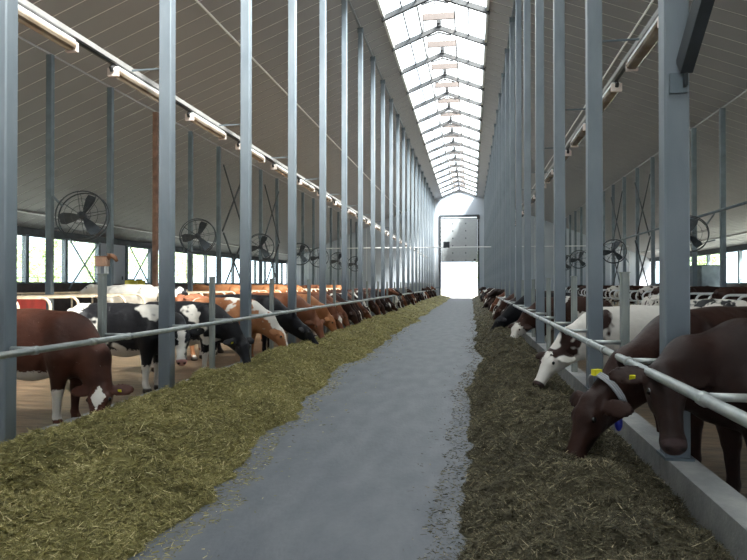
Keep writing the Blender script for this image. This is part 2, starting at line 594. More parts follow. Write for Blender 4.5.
# ------------------------------------------------------------------ feed rails and short posts
RAIL_A = 2.72
RAIL_Z = 1.06
for sd, s in (('l', -1), ('r', 1)):
    xr = CX + s * RAIL_A
    root = bpy.data.objects.new('feed_rail', None)
    COL.objects.link(root)
    root.location = (xr, 0, RAIL_Z)
    tag(root, 'long galvanised feed rail with pipe couplings on the ' + ('sunlit side' if sd == 'l' else 'shaded side'), 'rail', 'feed rails')
    L = 6.4
    y = Y0 - 2 * BAY + 0.9
    pm = MB().tube([(0, 0, 0), (0, L, 0)], 0.034, 10).mesh('pipe', GALV_PIPE, True)
    cm_ = MB().tube([(0, -0.05, 0), (0, 0.05, 0)], 0.041, 10).mesh('coupling', GALV_PIPE, True)
    while y + 1 < YE - 0.3:
        put('pipe', pm if y + L < YE - 0.2 else MB().tube([(0, 0, 0), (0, YE - 0.3 - y, 0)], 0.034, 10).mesh('pipe', GALV_PIPE, True), root, (0, y, 0))
        put('coupling', cm_, root, (0, y, 0))
        y += L
    ln = A1 - RAIL_A
    bk = MB().tube([(s * 0.03, 0, 0), (s * (ln - 0.045), 0, 0)], 0.024, 8).mesh('bracket', GALV_PIPE, True)
    cl_ = MB().tube([(0, -0.035, 0), (0, 0.035, 0)], 0.043, 10).mesh('clamp', GALV_PIPE, True)
    for i in range(-4, 2 * NB):
        yy = Y0 + i * BAY / 2
        put('bracket', bk, root, (0, yy, 0.012))
        put('clamp', cl_, root, (0, yy, 0))
    # short intermediate posts
    z0 = 0.0 if sd == 'l' else RC
    mm = MB().box((0, 0, (z0 + 1.82) / 2), (0.09, 0.09, 1.82 - z0), 0.018).mesh('short_post', POST_PALE)
    cp = MB().box((0, 0, 1.826), (0.098, 0.098, 0.012)).mesh('post_cap', POST_PALE)
    for i in range(-1, NB):
        o = put('short_post', mm, None, (CX + s * A1, Y0 + (i + 0.5) * BAY, 0))
        put('post_cap', cp, o)
        if sd == 'l' and i == 0:
            tag(o, 'short pale square post topped by a small cow ornament', 'post', 'short rail posts sunlit side')
            continue
        if sd == 'l' and i == 1:
            tag(o, 'short pale square post between the blazed cow and the ear-tagged black cow', 'post', 'short rail posts sunlit side')
            continue
        tag(o, 'short pale square post carrying the feed rail on the ' + ('sunlit side' if sd == 'l' else 'shaded side'), 'post', 'short rail posts ' + sd.replace('l', 'sunlit side').replace('r', 'shaded side'))

# ------------------------------------------------------------------ lighting line
LA, LZ = 3.70, 4.93
for sd, s in (('l', -1), ('r', 1)):
    x = CX + s * LA
    root = bpy.data.objects.new('cable_tray', None)
    COL.objects.link(root)
    root.location = (x, 0, LZ)
    tag(root, 'long white cable tray carrying lamps behind the ' + ('sunlit' if sd == 'l' else 'shaded') + ' row of posts', 'cable tray', 'lamp trays')
    MB().box((0, (YE - 1) / 2, 0), (0.10, YE - 1, 0.015)).box((-0.05, (YE - 1) / 2, 0.03), (0.01, YE - 1, 0.07)).box((0.05, (YE - 1) / 2, 0.03), (0.01, YE - 1, 0.07)).build('tray', TRAY, root)
    MB().box((0, (YE - 1) / 2, -0.03), (0.03, YE - 1, 0.03)).build('cable', BLACKP, root)
    am = MB().beam((0, 0, 0.02), (-s * (LA - A1 - 0.11), 0, 0.02), 0.022, 0.022).mesh('support_arm', GALV_D)
    for i in range(-1, NB):
        put('support_arm', am, root, (0, Y0 + i * BAY, 0))
    first = None
    y = 5.6 if sd == 'l' else 7.5
    n = 0
    while y + 1.5 < YE - 2:
        if first is None:
            first = bpy.data.objects.new('strip_lamp', None)
            COL.objects.link(first)
            MB().box((0, 0.74, -0.075), (0.13, 1.44, 0.05)).build('housing', WHITE_STEEL, first)
            cov = MB()
            pr = [(-0.075, -0.1), (-0.085, -0.13), (-0.075, -0.165), (-0.04, -0.185), (0.04, -0.185), (0.075, -0.165), (0.085, -0.13), (0.075, -0.1)]
            vs = [(a, 0.02, c) for a, c in pr] + [(a, 1.46, c) for a, c in pr]
            cov.add(vs, [tuple(range(8)), tuple(reversed(range(8, 16)))] + [(i, 8 + i, 8 + (i + 1) % 8, (i + 1) % 8) for i in range(8)])
            cov.build('lamp_cover', LENS, first)
            for q in (0.0, 1.48):
                MB().box((0, q, -0.14), (0.16, 0.05, 0.12)).build('end_cap', PINKW, first)
            for q in (0.2, 1.28):
                MB().box((0, q, -0.03), (0.04, 0.04, 0.06)).build('hanger', BLACKP, first)
            MB().tube([(0, 0.0, -0.04), (0, -0.06, -0.1), (0, -0.03, -0.14)], 0.03, 6).build('cable_gland', BLACKP, first)
            o = first
        else:
            o = copy_tree(first)
        o.location = (x, y, LZ)
        tag(o, 'strip lamp with an aged plastic cover hung under the tray on the ' + ('sunlit side' if sd == 'l' else 'shaded side'), 'lamp', 'strip lamps ' + ('sunlit side' if sd == 'l' else 'shaded side'))
        y += 2.4
        n += 1

# cross pipe far down the barn, long side pipe
cp = tag(bpy.data.objects.new('cross_pipe', None), 'thin white pipe spanning the alley high between the far posts', 'pipe')
COL.objects.link(cp)
yc_ = Y0 + 14 * BAY - 0.14
cp.location = (CX, yc_, 4.75)
MB().tube([(-14, 0, 0), (11.6, 0, 0)], 0.035, 8).build('pipe', WHITE_STEEL, cp)
MB().box((-0.55, 0, 0.2), (0.5, 0.3, 0.5)).build('junction_box', DARK_STEEL, cp)
sp = tag(MB().tube([(CX + A2 - 0.14, 14, 4.72), (CX + A2 - 0.14, YE - 1, 4.72)], 0.06, 8).build('side_pipe', GALV_D, None, True), 'long grey pipe strapped along the stall posts on the shaded side', 'pipe')
hb = tag(MB().tube([(CX - 2.4, YE - 0.3, 1.3), (CX - 2.9, YE - 0.3, 1.3), (CX - 2.9, YE - 0.3, 0)], 0.05, 8).build('end_gate', GALV_D, None, True), 'small dark pipe hoop at the end of the sunlit rail beside the door', 'gate')

# X bracing between stall posts
for sd, s, bays in (('l', -1, (8, 10)), ('r', 1, (10, 12))):
    for i in bays:
        x = CX + s * (A2 - 0.17)
        ya, yb = Y2 + i * BAY + 0.1, Y2 + (i + 1) * BAY - 0.1
        o = bpy.data.objects.new('cross_bracing', None)
        COL.objects.link(o)
        o.location = (x, ya, 0)
        w = yb - ya
        for z0, z1 in ((1.3, 4.4), (4.5, 8.0)):
            MB().beam((0, 0, z0), (0, w, z1), 0.05, 0.09).build('brace', DARK_STEEL, o)
            MB().beam((0.06, w, z0), (0.06, 0, z1), 0.05, 0.09).build('brace', DARK_STEEL, o)
        tag(o, 'dark steel cross bracing between two stall posts on the ' + ('sunlit side' if sd == 'l' else 'shaded side'), 'bracing', 'cross bracing ' + ('sunlit side' if sd == 'l' else 'shaded side'))

# ------------------------------------------------------------------ fans
def fan_proto():
    f = bpy.data.objects.new('barn_fan', None)
    COL.objects.link(f)
    r = 0.78
    ring = [(r * math.cos(a), 0, r * math.sin(a)) for a in np.linspace(0, 2 * math.pi, 33)]
    g = MB().tube([(p[0], -0.12, p[2]) for p in ring], 0.022, 6, False)
    g.tube([(p[0], 0.12, p[2]) for p in ring], 0.022, 6, False)
    g.build('guard_ring', DARK_STEEL, f, True)
    sp_ = MB()
    for k in range(8):
        a = 2 * math.pi * k / 8 + 0.2
        sp_.tube([(0.1 * math.cos(a), -0.16, 0.1 * math.sin(a)), (r * math.cos(a), -0.12, r * math.sin(a))], 0.01, 5)
        sp_.tube([(0.1 * math.cos(a), 0.16, 0.1 * math.sin(a)), (r * math.cos(a), 0.12, r * math.sin(a))], 0.01, 5)
    for rr in (0.3, 0.52):
        sp_.tube([(p[0] * rr / r, -0.15, p[2] * rr / r) for p in ring], 0.007, 5, False)
    sp_.build('guard_spokes', DARK_STEEL, f)
    MB().tube([(0, -0.17, 0), (0, 0.3, 0)], 0.11, 12).build('motor', DARK_STEEL, f, True)
    for k in range(3):
        a = 2 * math.pi * k / 3 + 1.2
        u = Vector((math.cos(a), 0, math.sin(a)))
        w = Vector((-math.sin(a), 0, math.cos(a)))
        yv = Vector((0, 1, 0))
        vs = []
        prof = [(0.08, 0.05, 0.6), (0.3, 0.14, 0.5), (0.55, 0.19, 0.38), (0.7, 0.15, 0.3)]
        for rr, hw, tw in prof:
            t_ = (w * math.cos(tw) + yv * math.sin(tw))
            nn = (yv * math.cos(tw) - w * math.sin(tw))
            for e, th in ((-1, -.008), (1, -.008), (1, .008), (-1, .008)):
                vs.append(u * rr + t_ * hw * e + nn * th)
        fs = [(0, 3, 2, 1), (12, 13, 14, 15)]
        for j in range(3):
            for q in range(4):
                fs.append((j * 4 + q, j * 4 + (q + 1) % 4, j * 4 + 4 + (q + 1) % 4, j * 4 + 4 + q))
        MB().add(vs, fs).build('fan_blade', DARK_STEEL, f)
    return f


fan0 = None
for sd, s, ys in (('l', -1, (17.2, 25.3, 33.4, 41.5, 47.0, 54.1, 62.3)), ('r', 1, (27.6, 41.2, 54, 62.3))):
    for y in ys:
        i = round((y - Y2) / BAY)
        if fan0 is None:
            fan0 = fan_proto()
            f = fan0
        else:
            f = copy_tree(fan0)
            for ch in list(f.children):
                if ch.name.startswith('mount_arm'):
                    bpy.data.objects.remove(ch)
        f.location = (CX + s * (A2 - 1.0), y, 3.85)
        f.rotation_euler = (R(-8), 0, R(14 if sd == 'l' else -14))
        ypost = Y2 + i * BAY
        dy = ypost - y
        for za, zb in ((0.35, 0.6), (-0.35, -0.5)):
            MB().beam((s * 0.68, 0.1, za), (s * 0.88, dy, zb), 0.05, 0.05).build('mount_arm', GALV_D, f)
        near_brown = sd == 'l' and abs(y - 25.3) < .1
        tag(f, 'round dark barn fan hanging beside the brown primer-painted post' if near_brown else 'large round dark barn fan with wire guard among the posts on the ' + ('sunlit side' if sd == 'l' else 'shaded side'), 'fan', 'barn fans ' + ('sunlit side' if sd == 'l' else 'shaded side'))

# ------------------------------------------------------------------ stalls
def divider_mesh(s):
    # lies in the xz plane, x points towards the feed alley
    pts = [(-1.0, 0, 1.12), (1.5, 0, 1.12)] + arc((1.5, 0, 0.86), 0.26, 90, -90, 10) + [(0.7, 0, 0.6), (0.35, 0, 0.34), (-1.0, 0, 0.3)]
    if s > 0:
        pts = [(-p[0], p[1], p[2]) for p in pts]
    return MB().tube(pts, 0.042, 8)


for sd, s in (('l', -1), ('r', 1)):
    xf = CX + s * 9.3
    xb = CX + s * 13.6
    side = 'sunlit side' if sd == 'l' else 'shaded side'
    tag(MB().box(((xf + xb) / 2, (9 + YE - 4) / 2, 0.11), (abs(xb - xf), YE - 13, 0.22)).build('stall_platform', STALL), 'raised bedded stall platform behind the feeding cows on the ' + side, 'platform')
    xm = CX + s * 11.3
    dm = divider_mesh(s).mesh('stall_divider', TAN_TUBE if sd == 'l' else WHITE_STEEL, True)
    pm = MB().tube([(0, 0, 0), (0, 0, 1.12)], 0.03, 8).mesh('divider_post', TAN_TUBE if sd == 'l' else WHITE_STEEL, True)
    y = 9.7
    while y < (50 if sd == 'l' else 60):
        o = put('stall_divider', dm, None, (xm, y, 0.22))
        put('divider_post', pm, o, (s * 0.95, 0, 0))
        tag(o, ('cream painted looped stall divider on the sunlit side' if sd == 'l' else 'white looped stall divider on the shaded side'), 'stall divider', 'stall dividers ' + side)
        y += 1.15
    tag(MB().tube([(xm + s * 0.85, 9.4, 1.415), (xm + s * 0.85, 60, 1.415)], 0.03, 8).build('neck_rail', TAN_TUBE if sd == 'l' else WHITE_STEEL, None, True), 'long neck rail lying across the stall dividers on the ' + side, 'rail')
    # brisket boards
    bm_ = MB().box((0, 0, 0.55), (0.05, 3.1, 1.02)).mesh('stall_board', RED if sd == 'l' else GALV_D)
    for y in ((12.0, 15.2, 24.9) if sd == 'l' else (20.0, 23.2, 26.4, 29.6, 32.8, 36, 39.2)):
        tag(put('stall_board', bm_, None, (CX + s * (11.6 if sd == 'l' else 13.3), y, 0.22)), ('red plastic board standing at the head of the stalls' if sd == 'l' else 'dull grey board standing at the head of the stalls'), 'board', 'stall boards ' + side)

# things by the side walls
for dy in (0, 0.95):
    b = bpy.data.objects.new('yellow_drum', None)
    COL.objects.link(b)
    b.location = (CX - AW + 2.0, 36.2 + dy, 0.0)
    MB().tube([(0, 0, 0), (0, 0, 0.06), (0, 0, 1.9), (0, 0, 1.95)], [0.36, 0.4, 0.4, 0.36], 16).build('drum_body', YELLOW, b, True)
    MB().tube([(0, 0, 1.95), (0, 0, 2.02)], 0.2, 12).build('lid', BLACKP, b)
    tag(b, 'tall yellow plastic drum by the window wall', 'drum', 'yellow drums')
wt = bpy.data.objects.new('water_trough', None)
COL.objects.link(wt)
wt.location = (CX + A2 + 0.75, 37.8, 0.22)
MB().box((0, 0, 0.62), (0.9, 1.1, 1.24)).build('trough_body', END_WALL, wt)
MB().box((0, 0, 1.35), (0.5, 0.6, 0.24)).build('trough_lid', BLACKP, wt)
tag(wt, 'pale grey box with black top at the foot of the braced stall posts', 'box')
tk = bpy.data.objects.new('storage_tank', None)
COL.objects.link(tk)
tk.location = (CX + AW - 1.8, 54.0, 0)
MB().box((0, 0, 1.6), (1.6, 3.0, 3.2), 0.12).build('tank_body', GALV_D, tk)
MB().box((0, 0, 3.22), (1.7, 3.1, 0.08)).build('tank_lid', DARK_STEEL, tk)
tag(tk, 'dark grey block-shaped tank in front of the far windows', 'tank')

# ornament perched on the first short post on the left
og = bpy.data.objects.new('cow_ornament', None)
COL.objects.link(og)
og.location = (CX - A1, Y0 + 0.5 * BAY, 1.832)
MB().box((0, 0, 0.145), (0.17, 0.09, 0.11), 0.02).build('ornament_body', TAN_PAINT, og)
for q in ((-.055, -.025), (-.055, .025), (.055, -.025), (.055, .025)):
    MB().tube([(q[0], q[1], 0), (q[0], q[1], 0.1)], 0.014, 6).build('ornament_leg', WHITE_STEEL, og)
MB().tube([(0.07, 0, 0.19), (0.12, 0, 0.22), (0.17, -0.01, 0.2), (0.205, -0.01, 0.15)], [0.03, 0.032, 0.03, 0.018], 8).build('ornament_head', BROWN_PAINT, og, True)
MB().tube([(0.11, -0.07, 0.24), (0.125, -0.03, 0.235), (0.125, 0.03, 0.235), (0.11, 0.07, 0.24)], [0.006, 0.012, 0.012, 0.006], 6).build('ornament_horns', BROWN_PAINT, og, True)
MB().box((-0.01, 0, 0.207), (0.15, 0.08, 0.016)).build('ornament_back', BROWN_PAINT, og)
tag(og, 'small tan and brown cow ornament on top of a short post', 'ornament')

# ------------------------------------------------------------------ trees outside
def tree(x, y, h, w, seed, label):
    r_ = np.random.default_rng(seed)
    t = bpy.data.objects.new('tree', None)
    COL.objects.link(t)
    t.location = (x, y, -0.26)
    tr = MB().tube([(0, 0, 0), (0.1, 0, h * .4), (0, 0.1, h * .8)], [0.22, 0.16, 0.05], 8)
    for k in range(5):
        a = r_.uniform(0, 6.28)
        tr.tube([(0.05, 0, h * (.35 + .08 * k)), (math.cos(a) * w * .3, math.sin(a) * w * .3, h * (.5 + .08 * k))], [0.07, 0.02], 5)
    tr.build('trunk', BARK, t, True)
    n = 2600
    blobs = r_.normal(0, 1, (14, 3)) * (w * .28, w * .28, h * .2) + (0, 0, h * .6)
    c = blobs[r_.integers(0, 14, n)] + r_.normal(0, w * .12, (n, 3))
    c[:, 2] = np.maximum(c[:, 2], h * .12)
    d1 = r_.normal(0, 1, (n, 3))
    d1 /= np.linalg.norm(d1, axis=1)[:, None]
    d2 = np.cross(d1, r_.normal(0, 1, (n, 3)))
    d2 /= np.linalg.norm(d2, axis=1)[:, None]
    L, W = 0.22, 0.09
    vs = np.stack([c - d1 * L, c + d2 * W, c + d1 * L, c - d2 * W], 1).reshape(-1, 3)
    f = np.arange(n * 4).reshape(-1, 4)
    me = bpy.data.meshes.new('foliage')
    me.from_pydata(vs.tolist(), [], f.tolist())
    me.materials.append(LEAF)
    o = put('foliage', me, t)
    o['kind'] = 'stuff'
    tag(t, label, 'tree', 'trees outside the barn')


k = 0
for x, y, h, w in ((-44, 48, 7, 5), (-46, 58, 8, 5), (-44, 68, 6, 5), (-50, 79, 9, 6), (-50, 39, 7, 5), (-46, 92, 8, 6)):
    tree(x, y, h, w, 100 + k, 'leafy green tree standing outside the window wall')
    k += 1
for x, y, h, w in ((50, 92, 6, 5), (40, 112, 8, 6)):
    tree(x, y, h, w, 120 + k, 'leafy tree outside beyond the shaded side windows')
    k += 1
tree(2.6, 118, 8.5, 4.0, 140, 'green tree seen through the open barn door')

# ------------------------------------------------------------------ noise helpers
def vnoise(x, y, seed=0):
    x = np.asarray(x, float)
    y = np.asarray(y, float)
    xi = np.floor(x).astype(np.int64)
    yi = np.floor(y).astype(np.int64)
    fx, fy = x - xi, y - yi
    fx = fx * fx * (3 - 2 * fx)
    fy = fy * fy * (3 - 2 * fy)

    def h(a, b):
        n = (a * 374761393 + b * 668265263 + seed * 1442695041) & 0x7fffffff
        n = ((n ^ (n >> 13)) * 1274126177) & 0x7fffffff
        return ((n ^ (n >> 16)) & 0xffff) / 65535.0
    return (h(xi, yi) * (1 - fx) + h(xi + 1, yi) * fx) * (1 - fy) + (h(xi, yi + 1) * (1 - fx) + h(xi + 1, yi + 1) * fx) * fy


def fbm(x, y, seed, oct=4):
    s, a, t = 0, 1.0, 0
    for o in range(oct):
        s = s + a * vnoise(np.asarray(x) * 2 ** o, np.asarray(y) * 2 ** o, seed + o)
        t += a
        a *= 0.5
    return s / t


# ------------------------------------------------------------------ feed
def hay_h(side, X, Y):
    X = np.asarray(X, float)
    Y = np.asarray(Y, float)
    if side == 'l':
        e0, e1 = -4.74, -2.42 + 0.30 * np.clip((9 - Y) / 6, -0.25, 1) + 0.55 * (fbm(Y * 0.8, 0 * Y, 5) - 0.5) + 0.25 * (fbm(Y * 3, 0 * Y, 6) - .5)
        peak, base = 0.27, 0.0
        u = np.clip((X - e0) / (e1 - e0), -0.05, 1.0)
    else:
        e0, e1 = 1.56, 0.05 - 0.16 * np.clip((9 - Y) / 6, -1, 1) + 0.35 * (fbm(Y * 0.8, 0 * Y, 15) - 0.5) + 0.2 * (fbm(Y * 3, 0 * Y, 16) - .5)
        peak, base = 0.27, 0.05
        u = np.clip((e0 - X) / (e0 - e1), -0.05, 1.0)
    prof = np.where(u < 0.5, base / peak + (1 - base / peak) * np.sin(np.clip(u / 0.5, 0, 1) * math.pi / 2) ** 1.3, np.cos(np.clip((u - 0.5) / 0.5, 0, 1) * math.pi / 2) ** 0.8)
    sd = 20 if side == 'l' else 40
    lump = fbm(X * 2.2, Y * 1.8, sd, 4)
    fine = fbm(X * 9, Y * 9, sd + 7, 3)
    h = peak * prof * (0.1 + 1.8 * lump) + 0.17 * (fine - 0.45) * np.minimum(1, prof * 3)
    outside = u >= 1.0
    return np.where(outside, -0.03, np.maximum(h, -0.03))


HAYM = {}
for sd, c0, c1, c2 in (('l', (0.07, 0.064, 0.018), (0.36, 0.315, 0.115), (0.85, 0.74, 0.40)), ('r', (0.027, 0.024, 0.012), (0.13, 0.112, 0.062), (0.42, 0.36, 0.22))):  # same hay, brightened left and darkened right: light and shade put into the colour
    m = bpy.data.materials.new('cut_hay_' + ('lit' if sd == 'l' else 'dull'))
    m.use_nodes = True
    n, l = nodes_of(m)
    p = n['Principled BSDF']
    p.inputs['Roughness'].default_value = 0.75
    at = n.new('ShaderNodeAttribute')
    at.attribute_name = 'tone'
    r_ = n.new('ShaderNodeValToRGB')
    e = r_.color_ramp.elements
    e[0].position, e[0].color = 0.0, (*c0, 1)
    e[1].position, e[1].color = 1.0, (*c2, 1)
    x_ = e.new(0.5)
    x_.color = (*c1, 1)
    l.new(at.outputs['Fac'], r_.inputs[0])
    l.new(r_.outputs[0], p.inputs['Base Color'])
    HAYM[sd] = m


def straw_mesh(name, c, heading, tilt, L, W, tone, m):
    n = len(L)
    d = np.stack([np.cos(heading) * np.cos(tilt), np.sin(heading) * np.cos(tilt), np.sin(tilt)], 1)
    s = np.stack([-np.sin(heading), np.cos(heading), np.zeros(n)], 1)
    roll = rng.uniform(-1.2, 1.2, n)
    up = np.cross(d, s)
    s = s * np.cos(roll)[:, None] + up * np.sin(roll)[:, None]
    a = c - d * L[:, None] / 2
    e = c + d * L[:, None] / 2
    w = s * W[:, None] / 2
    vs = np.stack([a - w, a + w, e + w * .6, e - w * .6], 1).reshape(-1, 3)
    f = np.arange(n * 4).reshape(-1, 4)
    me = bpy.data.meshes.new(name)
    me.vertices.add(len(vs))
    me.vertices.foreach_set('co', vs.astype(np.float32).ravel())
    me.loops.add(f.size)
    me.loops.foreach_set('vertex_index', f.astype(np.int32).ravel())
    me.polygons.add(len(f))
    me.polygons.foreach_set('loop_start', np.arange(0, f.size, 4, dtype=np.int32))
    me.update(calc_edges=True)
    at = me.attributes.new('tone', 'FLOAT', 'POINT')
    at.data.foreach_set('value', np.repeat(tone, 4).astype(np.float32))
    me.materials.append(m)
    return me


def hay(side, label):
    x0, x1 = (-4.63, -1.55) if side == 'l' else (-0.5, 1.53)
    ys = np.concatenate([np.arange(0.5, 14, 0.055), np.arange(14, 30, 0.11), np.arange(30, YE - 0.5, 0.25)])
    xs = np.arange(x0, x1 + 0.001, 0.055)
    X, Y = np.meshgrid(xs, ys, indexing='ij')
    Z = hay_h(side, X, Y)
    nx, ny = X.shape
    v = np.stack([X, Y, Z], -1).reshape(-1, 3)
    i = np.arange(nx * ny).reshape(nx, ny)
    q = np.stack([i[:-1, :-1], i[1:, :-1], i[1:, 1:], i[:-1, 1:]], -1).reshape(-1, 4)
    keep = (v[q][:, :, 2].max(1) > -0.02)
    q = q[keep]
    me = bpy.data.meshes.new('hay_windrow')
    me.from_pydata(v.tolist(), [], q.tolist())
    at = me.attributes.new('tone', 'FLOAT', 'POINT')
    tone = 0.05 + 0.5 * fbm(v[:, 0] * 14, v[:, 1] * 14, 60, 3) * fbm(v[:, 0] * 1.5, v[:, 1] * 1.5, 70, 3) * 1.6
    at.data.foreach_set('value', tone.astype(np.float32))
    me.polygons.foreach_set('use_smooth', [True] * len(me.polygons))
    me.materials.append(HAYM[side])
    o = put('hay_windrow', me)
    tag(o, label, 'hay', kind='stuff')
    # single stalks
    n = 430000 if side == 'l' else 330000
    u = rng.uniform(0, 1, n)
    ya, yb = 1.2, YE - 2
    Yc = 1 / (1 / ya + u * (1 / yb - 1 / ya))
    Yc = np.where(rng.uniform(0, 1, n) < 0.75, np.clip(rng.exponential(7.5, n) + 2.0, 0, yb), Yc)
    Xc = rng.uniform(x0, x1, n)
    H = hay_h(side, Xc, Yc)
    keep = H > -0.01
    stray = (~keep) & (rng.uniform(0, 1, n) < 0.004)
    ek = np.zeros(n, bool)
    for dxx in (.06, .14, .25):
        ek |= (hay_h(side, Xc - dxx, Yc) > 0) | (hay_h(side, Xc + dxx, Yc) > 0)
    stray |= (~keep) & ek & (rng.uniform(0, 1, n) < 0.12)
    sel = keep | stray
    Xc, Yc, H = Xc[sel], Yc[sel], np.maximum(H[sel], 0.0)
    n = len(Xc)
    far = np.clip(Yc / 25, 0, 1)
    Ls = rng.uniform(0.025, 0.085, n) * (1 + 0.5 * (rng.uniform(0, 1, n) > .93))
    Ws = rng.uniform(0.0022, 0.0050, n) + 0.010 * far
    tl = np.abs(rng.normal(0, 0.38, n))
    st = H <= 0.001
    tl = np.where(st, 0.02, tl)
    Ls = np.where(st, Ls * 0.5, Ls)
    zc = H + 0.003 + 0.012 * rng.uniform(0, 1, n) * (H > .001) + np.where(st, 0.0, np.sin(tl) * Ls * 0.28)
    tone = np.clip(rng.beta(2.0, 2.6, n) * 0.75 + 0.35 * (fbm(Xc * 2, Yc * 2, 90, 3) - 0.4), 0, 1)
    tone = np.where(rng.uniform(0, 1, n) > .955, 0.95, tone)
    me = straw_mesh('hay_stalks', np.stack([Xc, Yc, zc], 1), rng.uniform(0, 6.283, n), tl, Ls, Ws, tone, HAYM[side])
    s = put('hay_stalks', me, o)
    s['kind'] = 'stuff'
    return o


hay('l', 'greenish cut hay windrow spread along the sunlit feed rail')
hay('r', 'shade-darkened olive cut hay windrow spread along the shaded feed rail')

# ------------------------------------------------------------------ cows
def sdf_cow(pose, step):
    """Signed distance of one continuous cow body: +x forward, z up, origin under the barrel."""
    P = POSES[pose]
    lying = P.get('lying', False)
    poll = np.array(P['poll'], float)
    yaw, pitch = R(P['yaw']), R(P['pitch'])
    u = np.array([math.cos(pitch) * math.cos(yaw), math.cos(pitch) * math.sin(yaw), math.sin(pitch)])
    v = np.array([-math.sin(yaw), math.cos(yaw), 0.0])
    w = np.cross(u, v)

    def hd(a, b, c):
        return poll + u * a + v * b + w * c
    tip = hd(.55, 0, 0)
    ea, eb = hd(0, .4, 0), hd(0, -.4, 0)
    lo = np.minimum.reduce([np.array([-1.22, -.46, -.02]), tip - .16, ea, eb, poll - .2]) - 2 * step
    hi = np.maximum.reduce([np.array([0.95, .46, 1.52]), tip + .16, ea, eb, poll + .2]) + 2 * step
    lo[2] = max(lo[2], -0.05)
    ax = [np.arange(lo[i], hi[i] + step, step, dtype=np.float32) for i in range(3)]
    X, Y, Z = np.meshgrid(*ax, indexing='ij')
    D = np.full(X.shape, 9.0, np.float32)

    def sm(d, k):
        nonlocal D
        h = np.maximum(k - np.abs(D - d), 0) / k
        D = np.minimum(D, d) - h * h * k * 0.25

    def cone(a, b, ra, rb, k=0.06, sy=1.0):
        a = np.array(a, np.float32)
        b = np.array(b, np.float32)
        ax_, ay_, az_ = b - a
        ay_ *= sy
        px, py, pz_ = X - a[0], (Y - a[1]) * sy, Z - a[2]
        L2 = ax_ * ax_ + ay_ * ay_ + az_ * az_ + 1e-9
        t = np.clip((px * ax_ + py * ay_ + pz_ * az_) / L2, 0, 1)
        d = np.sqrt((px - t * ax_) ** 2 + (py - t * ay_) ** 2 + (pz_ - t * az_) ** 2) - (ra + (rb - ra) * t)
        sm(d / (1 + (sy - 1) * .5), k)

    def ell(c, rad, k=0.05, fr=None):
        px, py, pz_ = X - c[0], Y - c[1], Z - c[2]
        if fr is not None:
            e0, e1, e2 = fr
            px, py, pz_ = (px * e0[0] + py * e0[1] + pz_ * e0[2], px * e1[0] + py * e1[1] + pz_ * e1[2], px * e2[0] + py * e2[1] + pz_ * e2[2])
        k0 = np.sqrt((px / rad[0]) ** 2 + (py / rad[1]) ** 2 + (pz_ / rad[2]) ** 2)
        k1 = np.sqrt((px / rad[0] ** 2) ** 2 + (py / rad[1] ** 2) ** 2 + (pz_ / rad[2] ** 2) ** 2) + 1e-6
        sm(k0 * (k0 - 1) / k1, k)
    dz = -0.52 if lying else 0.0
    # barrel
    cone((.50, 0, .99 + dz), (.05, 0, .97 + dz), .355, .40, .1, 1.38)
    cone((.05, 0, .97 + dz), (-.35, 0, .97 + dz), .40, .385, .1, 1.26)
    cone((-.35, 0, 1.0 + dz), (-.72, 0, 1.07 + dz), .36, .27, .1, 1.15)
    cone((.52, 0, 1.27 + dz), (-.72, 0, 1.29 + dz), .09, .10, .12)            # spine
    cone((.72, 0, .80 + dz), (.45, 0, .72 + dz), .15, .14, .12)               # brisket
    for s in (-1, 1):
        cone((.46, s * .12, 1.22 + dz), (.58, s * .2, .88 + dz), .11, .15, .1)    # shoulder
        cone((-.60, s * .235, 1.30 + dz), (-.66, s * .2, 1.2 + dz), .045, .09, .08)  # hook bone
        cone((-.66, s * .17, 1.15 + dz), (-.93, s * .1, 1.18 + dz), .15, .07, .1)   # rump to pin
        if not lying:
            f = P.get('step', 0.0) * s
            cone((.54, s * .185, .88), (.50 + f * .3, s * .175, .46), .145, .068, .08)
            cone((.50 + f * .3, s * .175, .46), (.485 + f, s * .17, .16), .062, .042, .03)
            cone((.485 + f, s * .17, .15), (.515 + f, s * .17, .06), .046, .062, .03)
            ell((.525 + f, s * .17, .035), (.085, .062, .05), .02)
            g = -f * .8
            cone((-.66, s * .17, 1.05), (-.52 + g * .3, s * .2, .72), .235, .14, .1)
            cone((-.52 + g * .3, s * .2, .74), (-.80 + g, s * .185, .50), .13, .062, .06)
            cone((-.81 + g, s * .185, .52), (-.76 + g, s * .18, .16), .062, .044, .03)
            cone((-.76 + g, s * .18, .15), (-.73 + g, s * .18, .06), .047, .062, .03)
            ell((-.72 + g, s * .18, .035), (.085, .062, .05), .02)
        else:
            cone((.50, s * .24, .30), (.86, s * .27, .12), .12, .075, .06)
            cone((.86, s * .27, .10), (.55, s * .3, .07), .065, .05, .04)
            cone((-.6, s * .26, .40), (-.25, s * .40, .16), .22, .13, .08)
            cone((-.25, s * .42, .12), (-.62, s * .42, .08), .08, .06, .04)
    if not lying:
        ell((-.50, 0, .60), (.24, .17, .17), .08)                               # udder
        for s in (-1, 1):
            cone((-.42, s * .08, .48), (-.42, s * .08, .40), .022, .016, .02)
    tb = dz
    cone((-.93, 0, 1.27 + tb), (-1.06, 0, 1.12 + tb), .05, .035, .05)
    cone((-1.06, 0, 1.12 + tb), (-1.05, .02, max(.60 + tb, .1)), .034, .024, .02)
    cone((-1.05, .02, max(.60 + tb, .1)), (-1.04, .02, max(.40 + tb, .06)), .045, .03, .02)
    # neck
    nb = np.array([.60, 0, 1.08 + dz])
    mid = np.array(P.get('mid', (nb + hd(-.02, 0, -.08)) / 2 + np.array([0, 0, .03])))
    cone(nb, mid, .235, .175, .1, 1.35)
    cone(mid, hd(.02, 0, -.07), .175, .125, .06, 1.2)
